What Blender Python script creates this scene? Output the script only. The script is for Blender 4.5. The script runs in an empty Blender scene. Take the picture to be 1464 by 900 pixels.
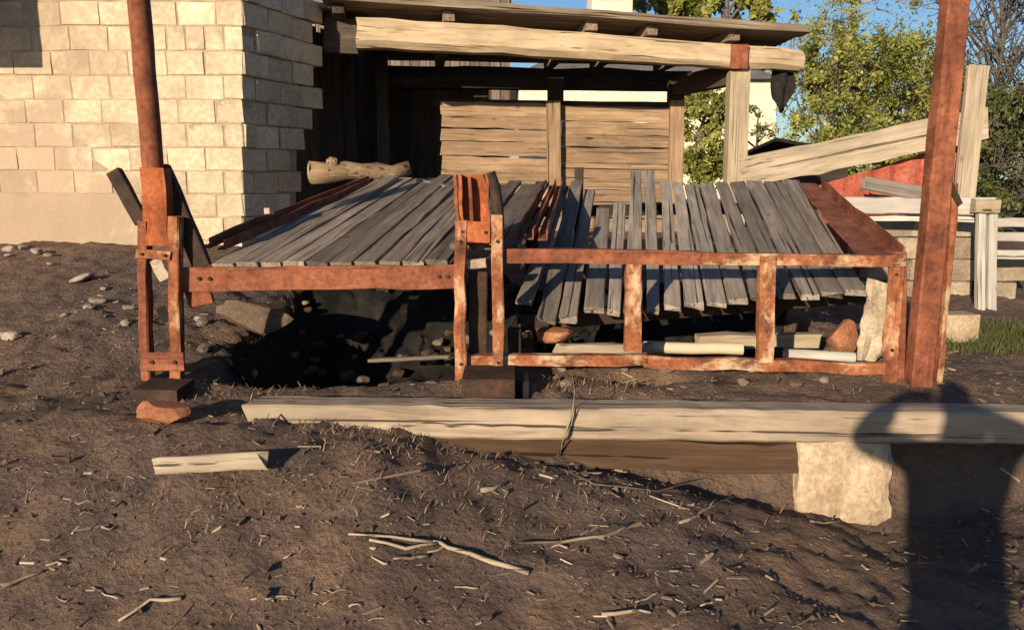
import bpy, bmesh, math, random
import numpy as np
from mathutils import Vector, Matrix, noise
random.seed(7); rng = np.random.default_rng(7)
R = math.radians
scn = bpy.context.scene
COL = scn.collection
# ------------------------------------------------------------------ camera, sky, sun, exposure
F = 1149.0; PITCH = R(9.63); EYE = 1.6          # focal length in photo pixels (1464 wide)
cam = bpy.data.cameras.new('camera'); camo = bpy.data.objects.new('camera', cam); COL.objects.link(camo)
camo.location = (0, 0, EYE); camo.rotation_euler = (R(90) - PITCH, 0, 0)
cam.sensor_width = 36; cam.lens = 36 * F / 1464; cam.clip_start = 0.03; cam.clip_end = 2000
scn.camera = camo
SUN_AZ = R(27.4)      # direction the shadows fall, to the right of straight ahead
SUN_EL = R(13.5)
w = bpy.data.worlds.new('World'); scn.world = w; w.use_nodes = True
nt = w.node_tree; bg = nt.nodes['Background']
sky = nt.nodes.new('ShaderNodeTexSky'); sky.sky_type = 'NISHITA'; sky.sun_disc = False
sky.sun_elevation = SUN_EL; sky.sun_rotation = R(180) + SUN_AZ
sky.air_density = 1.0; sky.dust_density = 0.35; sky.ozone_density = 4.0
nt.links.new(sky.outputs[0], bg.inputs[0]); bg.inputs[1].default_value = 0.08
sl = bpy.data.lights.new('sun', 'SUN'); sl.energy = 5.0; sl.angle = R(0.6); sl.color = (1.0, 0.81, 0.58)
so = bpy.data.objects.new('sun', sl); COL.objects.link(so)
sdir = Vector((math.sin(SUN_AZ) * math.cos(SUN_EL), math.cos(SUN_AZ) * math.cos(SUN_EL), -math.sin(SUN_EL)))
so.rotation_euler = sdir.to_track_quat('-Z', 'Y').to_euler(); so.location = (-8, -15, 9)
scn.view_settings.view_transform = 'Standard'; scn.view_settings.look = 'None'
scn.view_settings.exposure = 0.6; scn.view_settings.gamma = 1.0
scn.render.engine = 'CYCLES'

# ------------------------------------------------------------------ helpers
def ray(px, py):
    u = -(py - 450) / F
    return Vector(((px - 732) / F, math.cos(PITCH) + u * math.sin(PITCH), -math.sin(PITCH) + u * math.cos(PITCH)))
def at(px, py, Y):                     # the point on that line of sight at ground distance Y
    d = ray(px, py); d = d * (Y / d.y)
    return Vector((d.x, d.y, d.z + EYE))
WORLD = {}
def reg(o, m): WORLD[o.name] = m
def link(o, parent=None, M=None):
    COL.objects.link(o)
    M = M or Matrix.Identity(4)
    o.matrix_world = M
    if parent is not None:
        o.parent = parent; o.matrix_parent_inverse = WORLD[parent.name].inverted(); o.matrix_basis = M
    reg(o, M.copy()); return o
def tag(o, label, cat, group=None):
    o['label'] = label; o['category'] = cat
    if group: o['group'] = group
    return o
def thing(name, loc, label, cat, group=None):
    o = bpy.data.objects.new(name, None); o.empty_display_size = .1
    link(o, None, Matrix.Translation(Vector(loc))); return tag(o, label, cat, group)
def mesh(name, v, f, mat, smooth=False):
    m = bpy.data.meshes.new(name); m.from_pydata([tuple(p) for p in v], [], f); m.materials.append(mat)
    if smooth: m.polygons.foreach_set('use_smooth', [True] * len(m.polygons))
    m.update(); return m
def frame(p0, p1, up):
    p0 = Vector(p0); p1 = Vector(p1); x = (p1 - p0); L = x.length; x.normalize()
    z = Vector(up); z = z - x * z.dot(x)
    if z.length < 1e-4: z = Vector((0, 1, 0)) - x * x.y
    z.normalize(); y = z.cross(x)
    M = Matrix((x, y, z)).transposed().to_4x4(); M.translation = p0
    return M, L
def bar(name, prof, p0, p1, up, mat, parent=None, prof1=None, segs=5, jit=.0, ragged=0, sag=0, smooth=False, bow=0):
    """extrude a closed (y,z) profile along p0->p1, with a little wear"""
    M, L = frame(p0, p1, up); n = len(prof); prof1 = prof1 or prof
    v = []; f = []
    for i in range(segs + 1):
        t = i / segs
        jy = random.gauss(0, jit); jz = random.gauss(0, jit)
        for k in range(n):
            a, b = prof[k], prof1[k]
            x = t * L
            if ragged and i in (0, segs): x += (random.random() - (.2 if i else .8)) * ragged * (1 if i else 1)
            v.append((x, a[0] * (1 - t) + b[0] * t + jy + random.gauss(0, jit * .5) + bow * math.sin(math.pi * t),
                      a[1] * (1 - t) + b[1] * t + jz + random.gauss(0, jit * .5) - sag * math.sin(math.pi * t)))
    for i in range(segs):
        for k in range(n):
            k2 = (k + 1) % n
            f.append((i * n + k, (i + 1) * n + k, (i + 1) * n + k2, i * n + k2))
    f.append(tuple(range(n))); f.append(tuple(segs * n + k for k in reversed(range(n))))
    m = mesh(name, v, f, mat, smooth)
    bm = bmesh.new(); bm.from_mesh(m); bmesh.ops.recalc_face_normals(bm, faces=bm.faces); bm.to_mesh(m); bm.free()
    if smooth and hasattr(m, 'set_sharp_from_angle'): m.set_sharp_from_angle(angle=R(50))
    return link(bpy.data.objects.new(name, m), parent, M)
def rect(w, t, ch=.006):
    a, b = w / 2, t / 2; c = min(ch, a * .4, b * .4)
    return [(-a + c, -b), (a - c, -b), (a, -b + c), (a, b - c), (a - c, b), (-a + c, b), (-a, b - c), (-a, -b + c)]
def circ(r, n=14, sq=0): return [(r * math.cos(2 * math.pi * k / n + .2), r * math.sin(2 * math.pi * k / n + .2)) for k in range(n)]
def channel(w, h, t):                  # U section: web along -z.. opening to +z
    return [(-w/2, -h/2), (w/2, -h/2), (w/2, h/2), (w/2 - t, h/2), (w/2 - t, -h/2 + t), (-w/2 + t, -h/2 + t), (-w/2 + t, h/2), (-w/2, h/2)]
def angle_(w, h, t): return [(-w/2, -h/2), (w/2, -h/2), (w/2, -h/2 + t), (-w/2 + t, -h/2 + t), (-w/2 + t, h/2), (-w/2, h/2)]
def board(name, p0, p1, w, t, up, mat, parent=None, w1=None, ch=.005, jit=.002, segs=6, ragged=.01, sag=0, bow=0):
    return bar(name, rect(w, t, ch), p0, p1, up, mat, parent, rect(w1 or w, t, ch), segs, jit, ragged, sag, bow=bow)
def box(name, lo, hi, mat, parent=None, ch=.01):
    lo = Vector(lo); hi = Vector(hi); c = (lo + hi) / 2
    return bar(name, rect(hi.y - lo.y, hi.z - lo.z, ch), (lo.x, c.y, c.z), (hi.x, c.y, c.z), (0, 0, 1), mat, parent, segs=1)
def rock(name, c, s, mat, parent=None, seed=0, rough=.28, sub=3, rz=None, tilt=0):
    bm = bmesh.new(); bmesh.ops.create_icosphere(bm, subdivisions=sub, radius=1)
    off = Vector((seed * 3.1, seed * 1.7, seed * .9)); rr_ = random.Random(seed)
    cuts = [(Vector((rr_.gauss(0, 1), rr_.gauss(0, 1), rr_.gauss(0, 1))).normalized(), rr_.uniform(.62, .95)) for _ in range(11)]
    for v in bm.verts:
        n = v.co.normalized()
        q = Vector([math.copysign(abs(x) ** .7, x) for x in n])
        v.co = q * (1 + rough * noise.noise(n * 1.3 + off) + rough * .45 * noise.noise(n * 3.7 + off) + rough * .15 * noise.noise(n * 9 + off))
        for d_c, L_c in cuts:
            e_c = v.co.dot(d_c) - L_c
            if e_c > 0: v.co -= d_c * e_c * .92
        v.co = Vector((v.co.x * s[0], v.co.y * s[1], v.co.z * s[2]))
    m = bpy.data.meshes.new(name); bm.to_mesh(m); bm.free(); m.materials.append(mat)
    M = Matrix.Translation(Vector(c)) @ Matrix.Rotation(seed * 1.3 if rz is None else rz, 4, 'Z') @ Matrix.Rotation(tilt, 4, 'Y')
    return link(bpy.data.objects.new(name, m), parent, M)
def tube(name, pts, r0, r1, mat, parent=None, n=7, M=None, jit=0):
    """tapered bent stick; pts in world space, mesh kept about its first point"""
    o = Vector(pts[0]); P = [Vector(p) - o for p in pts]; v = []; f = []
    for i, p in enumerate(P):
        d = (P[min(i + 1, len(P) - 1)] - P[max(i - 1, 0)]).normalized()
        a = d.cross(Vector((0, 0, 1)) if abs(d.z) < .9 else Vector((1, 0, 0))).normalized(); b = d.cross(a)
        r = r0 + (r1 - r0) * i / (len(P) - 1)
        for k in range(n):
            t = 2 * math.pi * k / n; rr = r * (1 + random.uniform(-jit, jit))
            v.append(p + a * math.cos(t) * rr + b * math.sin(t) * rr)
    for i in range(len(P) - 1):
        for k in range(n):
            k2 = (k + 1) % n; f.append((i * n + k, i * n + k2, (i + 1) * n + k2, (i + 1) * n + k))
    f.append(tuple(reversed(range(n)))); f.append(tuple((len(P) - 1) * n + k for k in range(n)))
    return link(bpy.data.objects.new(name, mesh(name, v, f, mat, True)), parent, Matrix.Translation(o))

# ------------------------------------------------------------------ materials
class NT:
    def __init__(s, name):
        s.m = bpy.data.materials.new(name); s.m.use_nodes = True; s.t = s.m.node_tree; s.b = s.t.nodes['Principled BSDF']
        s.b.inputs['Roughness'].default_value = .85
        try: s.b.inputs['Specular IOR Level'].default_value = .25
        except Exception: pass
    def n(s, typ, **k):
        x = s.t.nodes.new('ShaderNode' + typ)
        for a, b in k.items(): setattr(x, a, b)
        return x
    def l(s, a, b): s.t.links.new(a, b)
    def coord(s, scale=(1, 1, 1), rnd=True):
        c = s.n('TexCoord'); mp = s.n('Mapping'); mp.inputs['Scale'].default_value = scale
        if rnd:
            oi = s.n('ObjectInfo'); mu = s.n('Math', operation='MULTIPLY'); mu.inputs[1].default_value = 37.0
            s.l(oi.outputs['Random'], mu.inputs[0])
            ad = s.n('VectorMath', operation='ADD'); s.l(c.outputs['Object'], ad.inputs[0]); s.l(mu.outputs[0], ad.inputs[1])
            s.l(ad.outputs[0], mp.inputs[0])
        else: s.l(c.outputs['Object'], mp.inputs[0])
        return mp.outputs[0]
    def noise(s, vec, sc, det=6, rough=.6, dist=0):
        x = s.n('TexNoise'); x.inputs['Scale'].default_value = sc; x.inputs['Detail'].default_value = det
        x.inputs['Roughness'].default_value = rough; x.inputs['Distortion'].default_value = dist
        s.l(vec, x.inputs['Vector']); return x.outputs['Fac']
    def ramp(s, fac, stops):
        x = s.n('ValToRGB'); e = x.color_ramp.elements
        while len(e) < len(stops): e.new(.5)
        for i, (p, c) in enumerate(stops):
            e[i].position = p; e[i].color = (c[0], c[1], c[2], 1) if not isinstance(c, (int, float)) else (c, c, c, 1)
        s.l(fac, x.inputs[0]); return x.outputs[0]
    def mix(s, fac, a, b, mode='MIX'):
        x = s.n('MixRGB', blend_type=mode)
        for i, q in enumerate((fac, a, b)):
            if isinstance(q, (int, float)): x.inputs[i].default_value = q
            elif isinstance(q, tuple): x.inputs[i].default_value = (*q, 1)
            else: s.l(q, x.inputs[i])
        return x.outputs[0]
    def vary(s, col, amt=.35):           # per-object brightness change
        oi = s.n('ObjectInfo'); mr = s.n('MapRange'); s.l(oi.outputs['Random'], mr.inputs[0])
        mr.inputs[3].default_value = 1 - amt; mr.inputs[4].default_value = 1 + amt
        vm = s.n('VectorMath', operation='SCALE'); s.l(col, vm.inputs[0]); s.l(mr.outputs[0], vm.inputs['Scale']); return vm.outputs[0]
    def out(s, col, bump=None, strength=.4, dist=.01, rough=None):
        s.l(col, s.b.inputs['Base Color'])
        if bump is not None:
            b = s.n('Bump'); b.inputs['Strength'].default_value = strength; b.inputs['Distance'].default_value = dist
            s.l(bump, b.inputs['Height']); s.l(b.outputs[0], s.b.inputs['Normal'])
        if rough is not None: s.l(rough, s.b.inputs['Roughness'])
        return s.m
def wood(name, dark, mid, pale, grain=26, amt=.22, knots=True, bump=.5):
    k = NT(name); v = k.coord((.9, grain * .45, grain * .45)); g = k.noise(v, 2.0, 8, .65, .6)
    v2 = k.coord((1.2, 2.2, 2.2)); b = k.noise(v2, 1.6, 4, .6)
    c = k.ramp(g, [(.28, dark), (.5, mid), (.74, pale)])
    c = k.mix(k.ramp(b, [(.35, 0), (.68, .75)]), c, tuple(x * .62 for x in mid))
    v3 = k.coord((.35, 30, 30)); cr = k.noise(v3, 1.4, 3, .5, .3)
    crk = k.ramp(cr, [(.33, 1), (.38, 0)])
    c = k.mix(crk, c, tuple(x * .35 for x in dark))
    if knots:
        vo = k.n('TexVoronoi'); vo.inputs['Scale'].default_value = 2.4; k.l(k.coord((1, 2.2, 2.2)), vo.inputs['Vector'])
        c = k.mix(k.ramp(vo.outputs['Distance'], [(.05, .85), (.11, 0)]), c, tuple(x * .4 for x in mid))
    h = k.mix(crk, g, (0, 0, 0))
    return k.out(k.vary(c, amt), h, bump, .012)
def rusty(name, cols, paint=None, paint_amt=.56):
    k = NT(name); v = k.coord((1, 1, 1)); a = k.noise(v, 5, 8, .68); b = k.noise(v, 34, 5, .7)
    c = k.ramp(a, [(.3, cols[0]), (.5, cols[1]), (.7, cols[2])])
    c = k.mix(k.ramp(b, [(.45, 0), (.72, .6)]), c, tuple(x * .4 for x in cols[0]))
    if paint:
        p = k.noise(k.coord((.7, 1.2, 1.2)), 6.5, 6, .7)
        c = k.mix(k.ramp(p, [(paint_amt - .08, 0), (paint_amt + .05, .9)]), c, paint)
    sk = k.noise(k.coord((.8, 14, 14)), 2.5, 4, .6); c = k.mix(k.ramp(sk, [(.56, 0), (.72, .5)]), c, tuple(x * .5 for x in cols[0]))
    return k.out(c, b, .35, .004)
def stone(name, cols, amt=.2, sc=5, bump=.5, stain=None):
    k = NT(name); v = k.coord(); a = k.noise(v, sc, 8, .65); b = k.noise(v, sc * 9, 4, .6)
    c = k.ramp(a, [(.3, cols[0]), (.52, cols[1]), (.72, cols[2])])
    c = k.mix(k.ramp(b, [(.4, .35), (.6, 0)]), c, tuple(x * .5 for x in cols[0]))
    if stain:
        ge = k.n('NewGeometry'); st = k.noise(ge.outputs['Position'], 1.6, 6, .68, .5)
        sp_ = k.n('SeparateXYZ'); k.l(ge.outputs['Position'], sp_.inputs[0])
        mx = k.n('MapRange'); k.l(sp_.outputs[0], mx.inputs[0]); mx.inputs[1].default_value = -2.7; mx.inputs[2].default_value = -4.2; mx.inputs[3].default_value = -.16; mx.inputs[4].default_value = .12
        mz = k.n('MapRange'); k.l(sp_.outputs[2], mz.inputs[0]); mz.inputs[1].default_value = 2.4; mz.inputs[2].default_value = 1.2; mz.inputs[3].default_value = -.1; mz.inputs[4].default_value = .1
        s1 = k.n('Math', operation='ADD'); k.l(st, s1.inputs[0]); k.l(mx.outputs[0], s1.inputs[1]); s2 = k.n('Math', operation='ADD'); k.l(s1.outputs[0], s2.inputs[0]); k.l(mz.outputs[0], s2.inputs[1])
        c = k.mix(k.ramp(s2.outputs[0], [(.44, 0), (.58, .85)]), c, stain)
    return k.out(k.vary(c, amt), k.mix(.5, a, b), bump, .012)

M_deck = wood('weathered_deck_wood', (.08, .067, .056), (.255, .216, .182), (.41, .355, .3), amt=.4)
M_deckl = wood('brown_deck_wood', (.06, .046, .037), (.2, .158, .126), (.34, .275, .22), amt=.4)
M_beam = wood('pale_beam_wood', (.15, .11, .078), (.36, .285, .21), (.5, .41, .31), grain=18, amt=.06)
M_hewn = wood('hewn_log_wood', (.24, .17, .1), (.47, .365, .24), (.62, .5, .345), grain=14, amt=.06)  # pale cream tone of the hewn barn beam
M_door = wood('tan_door_wood', (.12, .072, .042), (.28, .19, .12), (.41, .295, .195), amt=.2)
M_post = wood('grey_tan_post_wood', (.2, .155, .1), (.38, .31, .215), (.5, .42, .3), amt=.1)
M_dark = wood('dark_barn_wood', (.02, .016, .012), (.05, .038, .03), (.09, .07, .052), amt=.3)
M_roof = wood('roof_board_wood', (.08, .062, .045), (.2, .155, .11), (.34, .27, .2), amt=.25)
M_rot = wood('rotten_brown_wood', (.032, .018, .011), (.075, .043, .025), (.125, .075, .045), amt=.1)
M_white = wood('whitewashed_wood', (.3, .28, .25), (.5, .47, .42), (.64, .61, .55), amt=.15)
M_plank = wood('leaning_plank_wood', (.18, .145, .105), (.35, .285, .21), (.47, .4, .305), amt=.1)
M_rust = rusty('rust_steel', [(.07, .026, .016), (.215, .072, .038), (.35, .13, .066)])
M_rusto = rusty('orange_rust_steel', [(.12, .036, .018), (.33, .09, .032), (.48, .16, .058)])
M_rustp = rusty('peeling_rust_steel', [(.06, .024, .014), (.26, .09, .04), (.44, .19, .085)], (.52, .37, .235), .585)
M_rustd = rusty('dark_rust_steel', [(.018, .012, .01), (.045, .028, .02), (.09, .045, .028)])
M_red = rusty('red_paint_steel', [(.16, .04, .027), (.34, .085, .055), (.44, .16, .115)])
M_block = stone('sand_lime_block', [(.44, .345, .235), (.58, .475, .335), (.68, .575, .42)], .16, 2.6, .8, (.36, .27, .195))
M_mort = stone('mortar', [(.26, .2, .14), (.38, .3, .21), (.46, .375, .27)], 0, 9)
M_plast = stone('cement_plaster', [(.36, .28, .2), (.48, .385, .28), (.56, .46, .34)], 0, 2.6, .9, (.33, .25, .18))
M_conc = stone('tan_concrete', [(.27, .195, .125), (.46, .355, .24), (.57, .46, .325)], .08, 5, 1.0)
M_stone = stone('pale_stone', [(.19, .155, .125), (.31, .26, .21), (.42, .36, .3)], .25, 6)
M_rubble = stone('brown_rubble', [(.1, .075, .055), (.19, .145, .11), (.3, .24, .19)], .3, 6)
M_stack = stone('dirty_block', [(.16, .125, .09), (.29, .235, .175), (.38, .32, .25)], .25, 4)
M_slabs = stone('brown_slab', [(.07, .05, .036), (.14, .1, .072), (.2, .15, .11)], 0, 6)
M_brick = stone('orange_brick', [(.2, .075, .035), (.36, .15, .075), (.45, .24, .14)], .1, 6)
M_cream = stone('cream_render', [(.6, .54, .4), (.74, .69, .54), (.8, .76, .63)], 0, 1.5)
M_slate = stone('grey_roofing', [(.1, .095, .09), (.17, .16, .15), (.24, .23, .22)], .05, 2)
M_felt_shade = stone('black_felt_and_shade', [(.006, .0055, .005), (.013, .012, .011), (.03, .027, .024)], 0, 8)  # real felt, and the black sheets that imitate shade under the ramps
M_stick = wood('dry_stick_wood', (.2, .15, .105), (.34, .27, .195), (.46, .38, .29), amt=.3, knots=False)
M_bark = wood('tree_bark', (.05, .04, .032), (.12, .1, .08), (.2, .17, .14), amt=.2, knots=False)
M_logb = wood('log_bark', (.12, .075, .04), (.26, .18, .11), (.4, .3, .2), amt=.1, knots=False)
M_birch = wood('pale_bark', (.16, .14, .12), (.34, .31, .27), (.5, .47, .43), amt=.2, knots=False)
def foliage(name, a, b, c, trans=.35):
    k = NT(name); at_ = k.n('Attribute', attribute_name='leafval'); col = k.ramp(at_.outputs['Fac'], [(.0, a), (.55, b), (1, c)])
    k.l(col, k.b.inputs['Base Color']); k.b.inputs['Roughness'].default_value = .6
    tr = k.n('BsdfTranslucent'); k.l(col, tr.inputs[0]); ms = k.n('MixShader'); ms.inputs[0].default_value = trans
    k.l(k.b.outputs[0], ms.inputs[1]); k.l(tr.outputs[0], ms.inputs[2]); k.l(ms.outputs[0], k.t.nodes['Material Output'].inputs[0])
    return k.m
M_leaf = foliage('spring_leaf', (.12, .14, .03), (.27, .285, .07), (.44, .43, .14))
M_leafd = foliage('olive_leaf', (.06, .075, .02), (.11, .13, .035), (.18, .19, .07))
M_leafp = foliage('pale_leaf', (.13, .16, .07), (.24, .27, .13), (.38, .4, .23))
M_leafb = foliage('budding_twig_leaf', (.1, .095, .08), (.17, .16, .125), (.24, .23, .17))
M_straw = foliage('straw', (.13, .09, .055), (.22, .16, .1), (.36, .28, .18), .2)
M_litter = foliage('litter', (.12, .085, .06), (.25, .185, .13), (.5, .41, .31), .0)
k = NT('soil'); v = k.coord(rnd=False)
a = k.noise(v, 1.1, 6, .62, .4); b = k.noise(v, 6, 8, .7); c_ = k.noise(v, 42, 6, .75); d_ = k.noise(v, .45, 3, .5)
col = k.ramp(a, [(.3, (.08, .058, .05)), (.46, (.145, .098, .074)), (.60, (.21, .135, .092)), (.78, (.27, .165, .102))])
col = k.mix(k.ramp(b, [(.34, .5), (.56, 0)]), col, (.065, .048, .043))
col = k.mix(k.ramp(c_, [(.6, 0), (.74, .7)]), col, (.27, .205, .15))
col = k.mix(k.ramp(d_, [(.5, 0), (.66, .55)]), col, (.105, .082, .078))
e_ = k.noise(v, 1.9, 5, .6, .8); f_ = k.n('TexNoise'); f_.inputs['Scale'].default_value = 150; f_.inputs['Detail'].default_value = 3; k.l(v, f_.inputs['Vector'])
col = k.mix(k.ramp(e_, [(.54, 0), (.66, .6)]), col, (.21, .13, .08))
col = k.mix(k.ramp(e_, [(.30, .7), (.44, 0)]), col, (.085, .07, .072))
col = k.mix(k.ramp(f_.outputs['Fac'], [(.62, 0), (.7, .55)]), col, (.36, .28, .21))
g1 = k.noise(v, 16, 6, .7, .3); vo_ = k.n('TexVoronoi'); vo_.inputs['Scale'].default_value = 38; k.l(v, vo_.inputs['Vector'])
col = k.mix(k.ramp(g1, [(.33, .45), (.5, 0)]), col, (.055, .041, .036))
M_soil = k.out(col, k.mix(.18, k.mix(.5, g1, c_), vo_.outputs['Distance']), 1.0, .05)
def plain(name, col, rough=.6):
    k = NT(name); v = k.coord(); a = k.noise(v, 12, 4); c = k.mix(a, tuple(x * .8 for x in col), tuple(min(1, x * 1.15) for x in col))
    k.b.inputs['Roughness'].default_value = rough; return k.out(c, a, .1, .002)
M_pale = plain('pale_plastic', (.5, .42, .3)); M_black = plain('black_rubber', (.015, .015, .016))
M_skin = plain('skin', (.45, .26, .18)); M_coat = plain('dark_coat', (.04, .045, .06), .9); M_jean = plain('denim', (.05, .07, .12), .9)
M_paper = stone('torn_plaster_board', [(.26, .2, .14), (.44, .36, .27), (.56, .48, .38)], 0, 7)
M_glass = plain('dark_glass', (.03, .035, .045), .15)

# ------------------------------------------------------------------ ground
def ip(x, xs, ys): return float(np.interp(x, xs, ys))
def ss(a, b, x): t = min(1, max(0, (x - a) / (b - a))); return t * t * (3 - 2 * t)
HF = ([-7, -3, -1.9, -1.2, -.55, -.3, .2, .8, 1.2, 1.6, 2.6, 7], [.52, .47, .46, .50, .46, .37, .30, .19, .09, -.02, .05, .12])
def h0(x, y):
    hf = ip(x, *HF)
    near = hf * ss(1.9, 3.5, y)
    L = ip(y, [3.9, 4.4, 5, 6, 7.4, 9, 40, 400], [.50, .56, .66, .82, .99, 1.0, 1.0, 1.0])
    Mi = ip(y, [3.9, 4.3, 5, 6, 7, 8, 12, 400], [.46, .50, .5, .56, .72, .9, 1.0, 1.0])
    Rr = ip(y, [3.9, 4.3, 6.5, 8, 12, 20, 400], [.43, .46, .50, .55, .75, 1.0, 1.0])
    t1 = ss(-2.3, -1.3, x); t2 = ss(2.1, 2.7, x)
    back = L * (1 - t1) + (Mi * (1 - t2) + Rr * t2) * t1
    k = ss(3.62, 3.93, y)
    if x < -1.2: k = ss(3.2, 4.1, y)
    pit = ss(-.45, -.15, x) * (1 - ss(1.05, 1.3, x)) * ss(3.45, 3.6, y) * (1 - ss(3.86, 3.95, y))
    hole = .2 * math.exp(-(((x - .78) / .24) ** 2 + ((y - 4.42) / .1) ** 2))
    lip = 4.3 + .12 * math.sin(x * 2.1 + 1)
    pl = .50 * ss(-1.8, -1.3, x) * (1 - ss(-.2, .06, x)) * ss(lip, lip + .2, y) * (1 - ss(5.7, 6.5, y))
    pr = .42 * ss(.08, .35, x) * (1 - ss(1.8, 2.1, x)) * ss(4.78, 5.0, y) * (1 - ss(5.8, 6.6, y))
    return near * (1 - k) + back * k - pit * .03 - hole - pl - pr
def hgt(x, y):
    z = h0(x, y)
    if -9 < x < 9 and y < 12:
        p = Vector((x, y, .3))
        amp = 1 - .0 * y
        z += amp * (.035 * noise.noise(p * 1.3) + .026 * noise.noise(p * 3.7) + .022 * noise.noise(p * 9.1))
        z += .016 * noise.noise(p * 21)
    return z
def graded(lo, hi, step, far_lo, far_hi):
    a = list(np.arange(lo, hi + 1e-6, step)); s = step; x = lo
    left = []
    while x > far_lo: s *= 1.35; x -= s; left.append(x)
    s = step; x = hi; right = []
    while x < far_hi: s *= 1.35; x += s; right.append(x)
    return np.array(list(reversed(left)) + a + right)
gx = graded(-4.6, 4.6, .033, -420, 420); gy = graded(1.9, 7.6, .03, -30, 620)
v = []
for y in gy:
    for x in gx:
        z = hgt(x, y)
        if -3.2 < x < 3.4 and 1.9 < y < 6: z += .006 * noise.noise(Vector((x * 37, y * 37, 2.2)))
        v.append((x, y, z))
nx = len(gx); f = [(j * nx + i, j * nx + i + 1, (j + 1) * nx + i + 1, (j + 1) * nx + i) for j in range(len(gy) - 1) for i in range(nx - 1)]
gr = link(bpy.data.objects.new('ground', mesh('ground', v, f, M_soil, True))); gr['kind'] = 'structure'
def gp(px, py):                       # where the line of sight meets the ground
    d = ray(px, py); o = Vector((0, 0, EYE)); t = 1.2
    while t < 40:
        p = o + d * t
        if p.z <= hgt(p.x, p.y): break
        t += .015
    return Vector((p.x, p.y, hgt(p.x, p.y)))

# ------------------------------------------------------------------ block building on the left
WY = 7.5; LEAN = 0.055
cx, cy = at(345, 200, WY).x, WY
bb = thing('block_building', (cx - 1.5, WY, .95), 'pale sand lime block building with crumbling shaded side wall', 'building')
def brick_mesh(w, h, d, seed):
    random.seed(seed); c = .008
    bm = bmesh.new(); bmesh.ops.create_cube(bm, size=1)
    for q in bm.verts: q.co = Vector((q.co.x * w, q.co.y * d, q.co.z * h))
    bmesh.ops.bevel(bm, geom=bm.edges[:], offset=c, segments=1, affect='EDGES')
    for q in bm.verts: q.co += Vector([random.gauss(0, .0028) for _ in range(3)])
    for q in random.sample(list(bm.verts), 3): q.co *= random.uniform(.94, .985)
    m = bpy.data.meshes.new('brick'); bm.to_mesh(m); bm.free(); m.materials.append(M_block); return m
BW, BH, BD = .345, .212, .12
full = [brick_mesh(BW - .010, BH - .009, BD, s) for s in range(5)]
half = [brick_mesh(BW / 2 - .012, BH - .012, BD, 20 + s) for s in range(3)]
short = [brick_mesh(BW * .72 - .012, BH - .012, BD, 30 + s) for s in range(3)]
lm = {}
for q_, ww in ((full, BW), (half, BW / 2), (short, BW * .72)):
    for i_, m_ in enumerate(q_): lm[id(m_)] = brick_mesh(ww - .005, BH - .005, BD, 60 + i_)
def put(mesh_, p, rz=0, rx=0, ry=0, parent=bb):
    o = bpy.data.objects.new('brick', mesh_)
    return link(o, parent, Matrix.Translation(p) @ Matrix.Rotation(rz, 4, 'Z') @ Matrix.Rotation(ry, 4, 'Y') @ Matrix.Rotation(rx, 4, 'X'))
random.seed(3)
z0 = .82; NROW = 16
def wallx(z): return cx + LEAN * (z - 1.6)
for r in range(NROW):
    z = z0 + (r + .5) * BH; x = wallx(z); first = True
    seq = []
    if r == 9: seq = [half] * 5
    elif r % 2: seq = [half]
    elif r % 4 == 2: seq = [short]
    while x > -6.2:
        src = seq.pop(0) if seq else full
        m = random.choice(src); wd = {id(full): BW, id(half): BW / 2, id(short): BW * .72}[id(src)]
        pc = Vector((x - wd / 2, WY + BD / 2 + random.gauss(0, .0022 if x > -3.3 else .0012), z + random.gauss(0, .002)))
        x -= wd
        if z < 1.35 and pc.x < -3.35 - .4 * (z < 1.3) * 0: continue   # plastered plinth
        put(lm[id(m)] if pc.x < -3.2 else m, pc, random.gauss(0, .004 if pc.x > -3.2 else .0015), 0, random.gauss(0, .003))
# mortar core
core = bmesh.new()
def prism(bm, pts, z0, z1, lean=LEAN):
    a = [bm.verts.new((p[0] + lean * (z0 - 1.6), p[1], z0)) for p in pts]; b = [bm.verts.new((p[0] + lean * (z1 - 1.6), p[1], z1)) for p in pts]
    n = len(pts)
    for i in range(n): bm.faces.new((a[i], a[(i + 1) % n], b[(i + 1) % n], b[i]))
    bm.faces.new(a[::-1]); bm.faces.new(b)
SD = Vector((.39, .92)); SD.normalize()           # direction of the shaded side wall
sx1 = at(432, 250, 9.0)
prism(core, [(-7, WY + .008), (-3.3, WY + .008), (-3.2, WY + .009), (cx - .022, WY + .009), (cx - .024 + SD.x * .8, WY + .012 + SD.y * .8), (-7, WY + .8)], .6, z0 + NROW * BH)
m = bpy.data.meshes.new('mortar_core'); core.to_mesh(m); core.free(); m.materials.append(M_mort)
link(bpy.data.objects.new('mortar_core', m), bb)
# side wall, ragged far end
ang = math.atan2(SD.y, SD.x)
for r in range(NROW):
    z = z0 + (r + .5) * BH
    xe = {0: 428, 1: 428, 2: 429, 3: 431, 4: 432, 5: 436, 6: 450, 7: 462, 8: 466, 9: 468}.get(r, 471)
    s = 0.0; k_ = 0
    base = Vector((wallx(z) - .004, WY + .004))
    while True:
        wd = BW if not (k_ == 0 and r % 2) else BW / 2
        src = full if wd == BW else half
        pc2 = base + SD * (s + wd / 2); nrm = Vector((SD.y, -SD.x))
        e = base + SD * (s + wd * .6); pxx = 732 + F * e.x / e.y
        if pxx > xe and k_ > 0: break
        pc2 = pc2 - nrm * (BD / 2 + .002)
        j = .012 if r > 4 else .006
        put(random.choice(src), Vector((pc2.x + random.gauss(0, j), pc2.y, z + random.gauss(0, .003))), ang + random.gauss(0, .008))
        s += wd; k_ += 1
        if k_ > 7: break
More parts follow.
